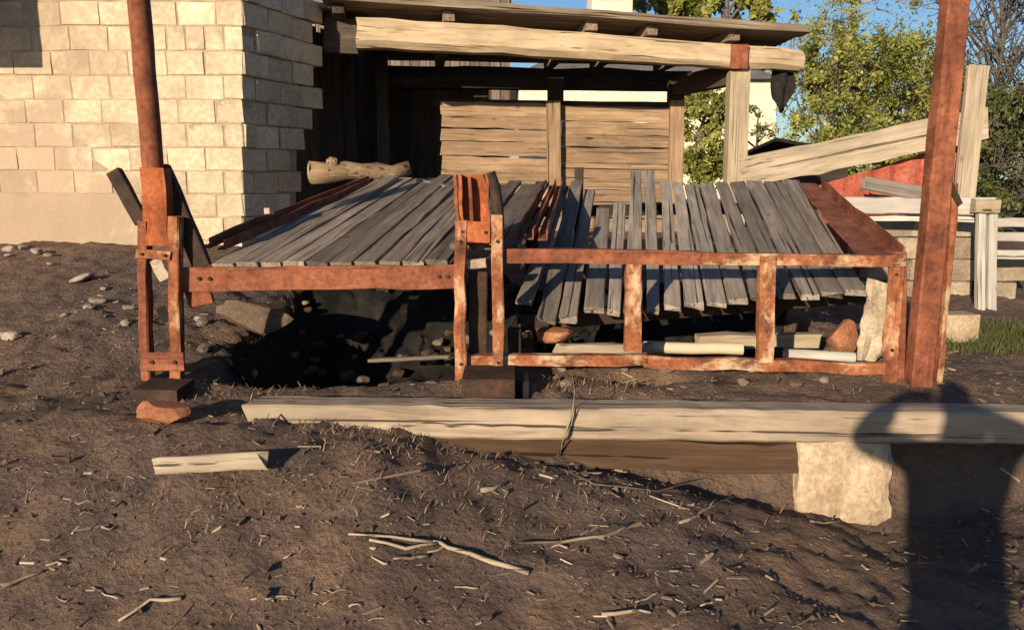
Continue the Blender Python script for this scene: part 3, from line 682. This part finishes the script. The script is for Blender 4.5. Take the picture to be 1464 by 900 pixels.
# stacked blocks behind fence
bw = thing('block_stack', at(1290, 460, 7.3), 'low stack of weathered tan blocks behind square rusty post', 'block stack')
random.seed(14)
bmh = [brick_mesh(.36, .19, .2, s) for s in (91, 92, 93)]
for mm in bmh: mm.materials.clear(); mm.materials.append(M_stack)
for r in range(4):
    for c_i in range(3 if r > 1 else 4):
        p = at(1250 + c_i * 58 + (r % 2) * 22, 300, 7.35); put(random.choice(bmh), Vector((p.x, 7.35 + random.uniform(-.03, .03), .58 + r * .2)), random.gauss(0, .05), parent=bw)
q = gp(1368, 488); c0 = bpy.data.objects.new('stone_block', brick_mesh(.26, .2, .2, 95)); c0.data.materials.clear(); c0.data.materials.append(M_conc)
link(c0, None, Matrix.Translation(q + Vector((0, .06, .09))) @ Matrix.Rotation(.1, 4, 'Z')); tag(c0, 'single tan block on ground beside base of fence', 'block')

# ------------------------------------------------------------------ buildings farther back
ho = thing('cream_house', (4, 26, 1), 'cream rendered house with grey roof beyond the trees', 'house')
HX0, HX1, HY = .2, at(1110, 150, 24).x, 24
box('wall', (HX0, HY, .9), (HX1, HY + 6, 4.4), M_cream, ho, ch=.02)
bm = bmesh.new()
pts = [(HX0 - .3, HY - .3, 4.4), (HX1 + .15, HY - .3, 4.4), (HX1 + .15, HY + 6.3, 4.4), (HX0 - .3, HY + 6.3, 4.4), (HX0 + 1.5, HY + 3, 5.7), (HX1 - 1.8, HY + 3, 5.7)]
vs = [bm.verts.new(p) for p in pts]
for fc in ((0, 1, 5, 4), (1, 2, 5), (2, 3, 4, 5), (3, 0, 4), (3, 2, 1, 0)): bm.faces.new([vs[i] for i in fc])
m = bpy.data.meshes.new('roof'); bm.to_mesh(m); bm.free(); m.materials.append(M_slate); rfo = link(bpy.data.objects.new('roof', m), ho)
for wx in (1.6, 4.0):
    wf = box('window', (wx, HY - .04, 2.2), (wx + 1.0, HY + .02, 3.5), M_white, ho); box('pane', (wx + .08, HY - .055, 2.28), (wx + .92, HY - .042, 3.42), M_glass, wf, ch=.001)
ta = at(846, 20, 30); tb = at(904, 20, 30)
ch = thing('cream_tower', (ta.x, 30, 1), 'narrow cream gable tower rising above the barn roof', 'tower')
box('shaft', (ta.x, 30, .9), (tb.x, 32, 9.6), M_cream, ch)
for i in range(4): box('relief', (ta.x + .35, 29.94, 6.6 + i * .62), (tb.x - .35, 29.998, 6.75 + i * .62), M_plast, ch)
box('cap', (ta.x - .1, 29.9, 9.6), (tb.x + .1, 32.1, 9.8), M_slate, ch)
sh = thing('grey_shed', (-1.6, 15, 1), 'tall grey board shed rising behind the barn roof', 'shed')
xa = at(440, 0, 15).x; xb = at(729, 0, 15).x
for i in range(20):
    x = xa + (xb - xa) * (i + .5) / 20; board('wall_board', (x, 15, .9), (x, 15, 4.86 + random.uniform(-.04, .04)), (xb - xa) / 20 - .01, .03, (0, -1, 0), M_deckl, sh, segs=2)
box('roof', (xa - .2, 14.7, 4.93), (xb + .02, 17.5, 5.05), M_slate, sh); box('rear_wall', (xa, 15.05, .9), (xb - .05, 17.2, 4.8), M_dark, sh)
dsx = at(1108, 200, 15.5).x; dsx2 = at(1170, 200, 15.5).x
ds = thing('low_shed', (dsx, 15.5, .9), 'low black felt roofed shed before the green bushes', 'shed')
box('wall', (dsx, 15.5, .8), (dsx2 + .6, 17, 2.05), M_dark, ds); bar('roof', rect(1.9, .06), (dsx - .08, 16.2, 2.22), (dsx2 + .8, 16.2, 1.98), (0, .1, 1), M_felt_shade, ds, segs=4, jit=.01)

# ------------------------------------------------------------------ trees
def leaves(name, pts, size, mat, parent, vals=None, flat=.0):
    n = len(pts); pts = np.asarray(pts)
    a = rng.normal(size=(n, 3)); a /= np.linalg.norm(a, axis=1)[:, None]
    b = np.cross(a, rng.normal(size=(n, 3))); b /= np.linalg.norm(b, axis=1)[:, None]
    s = size * rng.uniform(.35, 1.6, (n, 1)); wv = s * rng.uniform(.4, .65, (n, 1))
    c0 = pts.mean(0)
    V = np.empty((n, 4, 3)); V[:, 0] = pts - a * s; V[:, 1] = pts + b * wv; V[:, 2] = pts + a * s; V[:, 3] = pts - b * wv
    V = V.reshape(-1, 3)
    m = bpy.data.meshes.new(name); m.vertices.add(n * 4); m.vertices.foreach_set('co', V.ravel())
    m.loops.add(n * 4); m.loops.foreach_set('vertex_index', np.arange(n * 4)); m.polygons.add(n); m.polygons.foreach_set('loop_start', np.arange(0, n * 4, 4)); m.polygons.foreach_set('loop_total', np.full(n, 4))
    at_ = m.attributes.new('leafval', 'FLOAT', 'POINT'); vv = rng.uniform(0, 1, n) if vals is None else vals
    at_.data.foreach_set('value', np.repeat(vv, 4)); m.materials.append(mat); m.update(calc_edges=True)
    return link(bpy.data.objects.new(name, m), parent)
def tree(name, base, H, rad, label, mat, n=9000, size=.09, crown0=.25, bark=None, column=False, clumps=40, limbs=16, droop=0, group=None, twiggy=False, cat='tree', fill=0, thick=1):
    base = Vector(base); t = thing(name, base, label, cat, group); bark = bark or M_bark
    v = []; f = []
    def limb(pts, r0, r1, nn=6):
        o = len(v)
        for i, p in enumerate(pts):
            d = (pts[min(i + 1, len(pts) - 1)] - pts[max(i - 1, 0)]).normalized(); a = d.cross(Vector((.3, .8, .1))).normalized(); b = d.cross(a); r = r0 + (r1 - r0) * i / (len(pts) - 1)
            for q in range(nn): v.append(p + (a * math.cos(2 * math.pi * q / nn) + b * math.sin(2 * math.pi * q / nn)) * r)
        for i in range(len(pts) - 1):
            for q in range(nn): f.append((o + i * nn + q, o + i * nn + (q + 1) % nn, o + (i + 1) * nn + (q + 1) % nn, o + (i + 1) * nn + q))
    tr = [base + Vector((random.gauss(0, .02) * H * (i > 0) * .5, random.gauss(0, .01) * H * (i > 0), H * .95 * i / 7 - .1)) for i in range(8)]
    limb(tr, (H * .022 + .02) * thick, .012, 8); tips = []
    for i in range(limbs):
        tt = crown0 * .8 + (1 - crown0 * .8) * random.random() ** .8 * .95; k = min(6, int(tt * 7)); p = tr[k].lerp(tr[k + 1], tt * 7 - k if k < 6 else .5)
        an = random.uniform(0, 6.28); rr = rad * (math.sin(math.pi * min(1, (tt - crown0 * .6) / (1 - crown0 * .6)) ** .7) * .9 + .15) * random.uniform(.6, 1.05)
        up = rr * (1.6 if column else .5) * random.uniform(.5, 1.2)
        e = p + Vector((math.cos(an) * rr, math.sin(an) * rr, up - droop * rr)); mid = p.lerp(e, .5) + Vector((0, 0, .12 * rr))
        limb([p, mid, e], (H * .007 + .012) * thick, .005, 5); tips += [mid.lerp(e, .4), e, e]
        for _ in range(4 if twiggy else 2):
            q = mid.lerp(e, random.random()); e2 = q + Vector((random.gauss(0, .25), random.gauss(0, .25), random.gauss((.45 if column else .2) - droop * .5, .25))) * rr; limb([q, q.lerp(e2, .5) + Vector((0, 0, .03)), e2], .014, .004, 4); tips.append(e2)
    link(bpy.data.objects.new('trunk', mesh('trunk', [p for p in v], f, bark, True)), t)
    C = [random.choice(tips) for _ in range(clumps)]
    for _ in range(fill):
        d = Vector((random.gauss(0, 1), random.gauss(0, 1), random.gauss(0, 1))).normalized() * random.uniform(.55, .92)
        C.append(base + Vector((d.x * rad, d.y * rad, H * .5 + d.z * H * .46)))
    P = []; VV = []
    for c in C:
        k = int(n / clumps * random.uniform(.5, 1.5)); cr = rad * random.choice([.07, .1, .14, .2, .28]); tone = random.uniform(.1, .9)
        g_ = rng.normal(size=(k, 3)); g_ /= (np.linalg.norm(g_, axis=1)[:, None] + 1e-6); g_ *= np.abs(rng.normal(0, .75, (k, 1))) * cr
        g_[:, 2] *= .75 if not column else 1.3
        P.append(np.array(c) + g_); VV.append(np.clip(tone + rng.normal(0, .18, k), 0, 1))
    leaves('crown', np.concatenate(P), size, mat, t, np.concatenate(VV)); return t
def tb_(px, Y, z=1.0): q = at(px, 200, Y); return (q.x, Y, z)
random.seed(33)
for px, Hh in ((925, 11.2), (955, 11.8), (990, 12.4), (1028, 11.6), (1070, 11.2)):
    tree('poplar_tree', tb_(px, 34), Hh, 1.25, 'slim green poplar standing in a row behind barn roof', M_leaf, 6500, .13, .12, column=True, clumps=42, limbs=22, fill=25, group='poplars behind the barn')
tree('leafy_bush', tb_(1005, 18), 3.0, .75, 'bright green bush growing before cream house beyond barn post', M_leaf, 18000, .045, .05, clumps=46, limbs=22, cat='bush', fill=50)
tree('leafy_bush', tb_(1082, 20, .9), 2.6, .9, 'thin climbing bush dappling the cream house wall', M_leafp, 900, .05, .05, clumps=26, limbs=16, cat='bush')
tree('leafy_tree', tb_(1195, 19), 3.0, 1.3, 'round bright green tree behind the low black shed', M_leaf, 19000, .045, .06, clumps=90, limbs=46, fill=50, twiggy=True, thick=.5, column=True)
tree('leafy_tree', tb_(1275, 20), 3.7, 1.3, 'round yellow green tree behind the sloping plank', M_leaf, 17000, .045, .06, clumps=90, limbs=46, fill=45, twiggy=True, thick=.5, column=True)
tree('birch_tree', tb_(1215, 25), 9.2, 2.1, 'tall sparse birch with pale hanging twigs above green trees', M_leafp, 24000, .038, .12, M_birch, clumps=130, limbs=60, droop=.5, twiggy=True, thick=.6)
tree('leafy_tree', tb_(1345, 24), 4.0, 1.6, 'olive green tree seen behind the square rusty post', M_leafp, 15000, .055, .06, clumps=70, limbs=40, fill=30, twiggy=True, thick=.5)
tree('bare_tree', tb_(1420, 17, .9), 6.5, 1.6, 'grey leafless twiggy tree beside tall upright plank', M_leafb, 9000, .03, .1, clumps=120, limbs=70, twiggy=True, column=True, thick=.45)
tree('bare_tree', tb_(1490, 19, .9), 7.0, 1.8, 'grey leafless twiggy tree beyond end of fence rails', M_leafb, 9000, .03, .1, clumps=120, limbs=70, twiggy=True, column=True, thick=.45)
for i, (px, Y, H_, r_) in enumerate(((1425, 12.5, 2.3, 1.0), (1480, 11.5, 2.2, 1.0), (1395, 14.5, 2.6, 1.1))):
    tree('brush', tb_(px, Y, .75), H_, r_, ['dark olive brush growing behind the double fence post', 'dark olive brush behind fence rails', 'dark olive brush behind the upright leaning plank'][i], M_leafd, 6500, .034, .04, clumps=70, limbs=60, twiggy=True, cat='bush', fill=14, thick=.35)
for i in range(9):
    px = -400 + i * 290; tree('far_tree', tb_(px, 70 + (i % 3) * 6), 7.0 + (i % 4) * .8, 3.6, 'distant green tree on the horizon behind everything', M_leafd, 2600, .3, .1, clumps=40, limbs=14, group='far trees on the horizon')

# ------------------------------------------------------------------ sticks
random.seed(50)
def stick(pix, r, label, group=None, lift=.012, mat=None, name='stick'):
    P = [gp(*p) + Vector((0, 0, lift)) for p in pix]
    Q = []
    for i in range(len(P) - 1):
        for t in (0, .5): Q.append(P[i].lerp(P[i + 1], t) + Vector((0, random.gauss(0, .004), random.gauss(0, .003))))
    Q.append(P[-1]); return tag(tube(name, Q, r, r * .55, mat or M_stick, None, 6, jit=.15), label, 'stick', group)
stick([(756, 822), (700, 806), (640, 786), (618, 778)], .011, 'long pale bent stick lying across the dark soil')
stick([(625, 784), (580, 787), (528, 780)], .009, 'pale straight stick touching the long bent stick')
stick([(618, 778), (560, 773), (498, 767)], .007, 'thin pale twig lying behind the straight stick')
stick([(612, 805), (585, 803), (562, 808)], .008, 'short pale twig lying before the straight stick')
stick([(896, 757), (860, 771), (800, 780), (742, 783)], .008, 'thin crooked twig on purple soil beside the bent stick')
stick([(1046, 716), (1005, 736), (972, 752)], .010, 'grey stick pointing at foot of concrete block')
stick([(688, 706), (721, 694)], .012, 'short pale wood sliver on the reddish bank', name='wood_sliver')
stick([(260, 860), (215, 870), (170, 898)], .008, 'thin twig lying on bare soil below short edge board')
stick([(0, 850), (30, 835), (62, 826)], .009, 'stick lying on soil at the foot of the left bank')
stick([(860, 885), (900, 876), (930, 882)], .008, 'curved pale twig lying on dark purple soil')
stick([(800, 672), (850, 696), (940, 704), (1010, 690), (1100, 712), (1165, 728)], .003, 'long thin root winding along edge of the hollow', mat=M_bark)
tw = [gp(796, 657) + Vector((0, 0, .01)), at(812, 622, 3.58), at(818, 590, 3.58), at(822, 560, 3.63), at(818, 535, 3.7)]
tag(tube('weed_stem', tw, .007, .003, M_stick, None, 5), 'dry bent weed stem standing against the timber beam', 'stem')
tw = [gp(800, 655) + Vector((0, 0, .01)), at(806, 625, 3.57), at(818, 592, 3.56), at(830, 568, 3.6)]
tag(tube('weed_stem', tw, .005, .003, M_stick, None, 5), 'thinner dry weed stem crossing the bent one', 'stem')
for i in range(22):
    px = random.uniform(0, 1250) if i % 5 else random.uniform(440, 700); py = random.uniform(700, 890); a = random.gauss(0, .35) + (math.pi if random.random() < .5 else 0); L_ = random.uniform(14, 46)
    stick([(px, py), (px + L_ * .5 * math.cos(a), py + L_ * .5 * math.sin(a) * .5 + random.uniform(-2, 2)), (px + L_ * math.cos(a), py + L_ * math.sin(a) * .5)], random.uniform(.003, .006), 'small pale twig scattered on the foreground soil', 'twigs on the foreground soil', .006, name='twig')

# ------------------------------------------------------------------ litter, dry grass, weeds (uncountable)
def litter(name, n, region, size, mat, label, cat, long=(1.2, 3.2), th=.25, clump=0):
    V = []; Fc = []; A = []
    for _ in range(n):
        x, y = region()
        z = hgt(x, y); s = size * random.lognormvariate(0, .5); l_ = s * random.uniform(*long); a = random.uniform(0, 6.28); ti = random.gauss(0, .25)
        dx = Vector((math.cos(a) * math.cos(ti), math.sin(a) * math.cos(ti), math.sin(ti))); dy = Vector((-math.sin(a), math.cos(a), random.gauss(0, .3))); c = Vector((x, y, z + s * th)); o = len(V)
        h = Vector((0, 0, s * th))
        if cat == 'soil':
            up = Vector((0, 0, 1)); P = [c - dx * l_, c - dy * s * .7, c + dx * l_ * .8, c + dy * s * .8, c + up * s * random.uniform(.4, .8) + dx * s * random.uniform(-.3, .3), c - up * s * .5]
            V += [p + Vector((random.gauss(0, s * .15), random.gauss(0, s * .15), random.gauss(0, s * .15))) for p in P]
            Fc += [(o + i, o + (i + 1) % 4, o + 4) for i in range(4)] + [(o + (i + 1) % 4, o + i, o + 5) for i in range(4)]; A += [.2] * 6; continue
        for q in (-dx * l_ - dy * s * .5, dx * l_ - dy * s * .35, dx * l_ * .9 + dy * s * .5, -dx * l_ * .8 + dy * s * .5): V.append(c + q - h)
        for q in (-dx * l_ - dy * s * .4, dx * l_ - dy * s * .3, dx * l_ * .9 + dy * s * .4, -dx * l_ * .8 + dy * s * .4): V.append(c + q + h)
        Fc += [(o + 4, o + 5, o + 6, o + 7), (o, o + 1, o + 5, o + 4), (o + 1, o + 2, o + 6, o + 5), (o + 2, o + 3, o + 7, o + 6), (o + 3, o, o + 4, o + 7)]
        A += [min(1, max(0, random.betavariate(1.1, 2.6)))] * 8
    m = mesh(name, V, Fc, mat); at_ = m.attributes.new('leafval', 'FLOAT', 'POINT'); at_.data.foreach_set('value', A)
    o = link(bpy.data.objects.new(name, m)); o['kind'] = 'stuff'; tag(o, label, cat)
def fg():
    while True:
        x = random.uniform(-3.2, 3.2); y = 2.2 + 5.3 * random.random() ** 1.7
        if abs(x) < y * .72 and noise.noise(Vector((x * 1.1, y * 1.1, 5))) > random.uniform(-.8, .35): return x, y
litter('wood_chips', 5000, fg, .0045, M_litter, 'wood chips and crumbs strewn over the soil', 'litter')
litter('soil_clods', 4200, fg, .006, M_soil, 'loose clods of dark soil', 'soil', (.5, .9), .45)
litter('fine_twigs', 500, fg, .0032, M_litter, 'fine twig litter over the bank and soil', 'litter', (5, 14), .4)
def grass(name, spots, mat, label, cat, h=(.05, .16), dens=1):
    V = []; Fc = []; A = []
    for (cx_, cy_, rx, ry, n) in spots:
        for _ in range(int(n * dens)):
            x = random.gauss(cx_, rx); y = random.gauss(cy_, ry); z = hgt(x, y); hh = random.uniform(*h); a = random.uniform(0, 6.28); ln = random.uniform(.2, 1.1) * hh; wd = random.uniform(.0012, .0028)
            b = Vector((x, y, z - .005)); t = b + Vector((math.cos(a) * ln, math.sin(a) * ln, hh)); mid = b.lerp(t, .5) + Vector((0, 0, hh * .15)); s = Vector((-math.sin(a + .7), math.cos(a + .7), 0)) * wd; o = len(V)
            V += [b - s, b + s, mid + s * .8, mid - s * .8, t]; Fc += [(o, o + 1, o + 2, o + 3), (o + 3, o + 2, o + 4)]; A += [random.random()] * 5
    m = mesh(name, V, Fc, mat); at_ = m.attributes.new('leafval', 'FLOAT', 'POINT'); at_.data.foreach_set('value', A)
    o = link(bpy.data.objects.new(name, m)); o['kind'] = 'stuff'; tag(o, label, cat)
sp = []
for px, py, rx, ry, n in ((430, 590, .22, .06, 500), (520, 620, .25, .06, 600), (330, 560, .2, .12, 500), (600, 660, .35, .08, 500), (300, 740, .5, .2, 900), (780, 555, .3, .06, 500), (860, 545, .25, .06, 350), (1170, 690, .1, .06, 420), (1130, 660, .08, .05, 260), (640, 720, .5, .12, 500), (150, 500, .6, .4, 500), (900, 720, .5, .1, 400), (1250, 560, .3, .06, 120), (560, 520, .5, .2, 300)):
    q = gp(px, py); sp.append((q.x, q.y, rx, ry, n))
grass('dry_grass', sp, M_straw, 'dry straw coloured grass on the bank around the beam', 'grass', (.01, .05), .3)
sp = []
for px, py, n in ((1420, 490, 900), (1450, 475, 900), (1400, 500, 400), (1440, 400, 500)):
    q = gp(px, py); sp.append((q.x, q.y, .25, .15, n))
grass('green_weeds', sp, M_leafd, 'green weeds growing at foot of the fence', 'weeds', (.02, .1))

# ------------------------------------------------------------------ the photographer, whose shadow falls on the beam
def skin(name, verts, edges, radii, mat, parent, sub=2):
    m = bpy.data.meshes.new(name); m.from_pydata([Vector(v) for v in verts], edges, []); m.materials.append(mat)
    o = bpy.data.objects.new(name, m); link(o, parent)
    o.modifiers.new('skin', 'SKIN')
    if not m.skin_vertices: 
        bpy.context.view_layer.objects.active = o
    for i, r_ in enumerate(radii):
        sv = m.skin_vertices[0].data[i]; sv.radius = (r_, r_) if not isinstance(r_, tuple) else r_; sv.use_root = (i == 0)
    s = o.modifiers.new('sub', 'SUBSURF'); s.levels = sub; s.render_levels = sub
    m.polygons.foreach_set('use_smooth', [True] * len(m.polygons)); return o
PY = -.44; EZ = EYE + .0
pe = thing('person', (0, PY, hgt(0, PY)), 'person in dark coat and cap raising a phone in both hands', 'person')
J = [(0, PY, .92), (0, PY, 1.1), (0, PY - .01, 1.32), (0, PY, 1.46), (0, PY + .02, 1.55), (0, PY + .035, 1.63), (0, PY + .02, 1.71)]
Rd = [(.155, .11), (.15, .105), (.18, .115), (.075, .07), (.06, .06), (.082, .098), (.07, .085)]
E = [(i, i + 1) for i in range(6)]
for s in (-1, 1):
    o = len(J)
    J += [(s * .19, PY, 1.42), (s * .40, PY + .14, 1.45), (s * .12, -.055, 1.57), (s * .085, -.04, 1.585)]
    Rd += [.07, .055, .036, .032]; E += [(2, o), (o, o + 1), (o + 1, o + 2), (o + 2, o + 3)]
    o = len(J)
    J += [(s * .1, PY, .86), (s * .12, PY + .02, .48), (s * .13, PY - .01, .09 + hgt(0, PY)), (s * .14, PY + .13, .035 + hgt(0, PY))]
    Rd += [.1, .065, .045, .035]; E += [(0, o), (o, o + 1), (o + 1, o + 2), (o + 2, o + 3)]
    for i, (dz, ln) in enumerate(((.03, .05), (.012, .055), (-.006, .052), (-.022, .042))):
        o2 = len(J); J += [(s * .078, -.032, 1.585 + dz), (s * .062, -.036 - .012, 1.585 + dz), (s * (.075 - ln * .8), -.038, 1.585 + dz)]
        Rd += [.0095, .009, .008]; E += [(10 if s < 0 else 18, o2), (o2, o2 + 1), (o2 + 1, o2 + 2)]
body = skin('body', J, E, Rd, M_skin, pe)
cj = [(0, PY, .78), (0, PY, 1.1), (0, PY - .01, 1.32), (0, PY, 1.45)]; cr_ = [(.22, .2), (.21, .19), (.205, .17), (.11, .1)]; ce = [(0, 1), (1, 2), (2, 3)]
for s in (-1, 1):
    o = len(cj); cj += [(s * .2, PY, 1.42), (s * .40, PY + .14, 1.45), (s * .17, -.10, 1.55)]; cr_ += [.11, .075, .06]; ce += [(2, o), (o, o + 1), (o + 1, o + 2)]
skin('coat', cj, ce, cr_, M_coat, pe)
for s in (-1, 1): skin('trouser_leg', [(s * .1, PY, .9), (s * .12, PY + .02, .48), (s * .13, PY - .01, .1 + hgt(0, PY))], [(0, 1), (1, 2)], [.115, .085, .065], M_jean, pe)
skin('cap', [(0, PY + .02, 1.72), (0, PY + .03, 1.70), (0, PY + .14, 1.69)], [(0, 1), (1, 2)], [(.085, .09), (.088, .1), (.07, .012)], M_coat, pe)
skin('hood', [(0, PY - .02, 1.44), (0, PY - .03, 1.56), (0, PY - .03, 1.66)], [(0, 1), (1, 2)], [(.13, .11), (.105, .1), (.085, .085)], M_coat, pe)
rock('nose', (0, PY + .135, 1.625), (.016, .02, .028), M_skin, pe, 1, .05, 2, rz=0)
tag(board('phone', (-.075, -.032, 1.588), (.075, -.032, 1.588), .075, .009, (0, -1, 0), M_black, None, segs=2, jit=0, ragged=0, ch=.003), 'black phone held level in both hands of the person', 'phone')
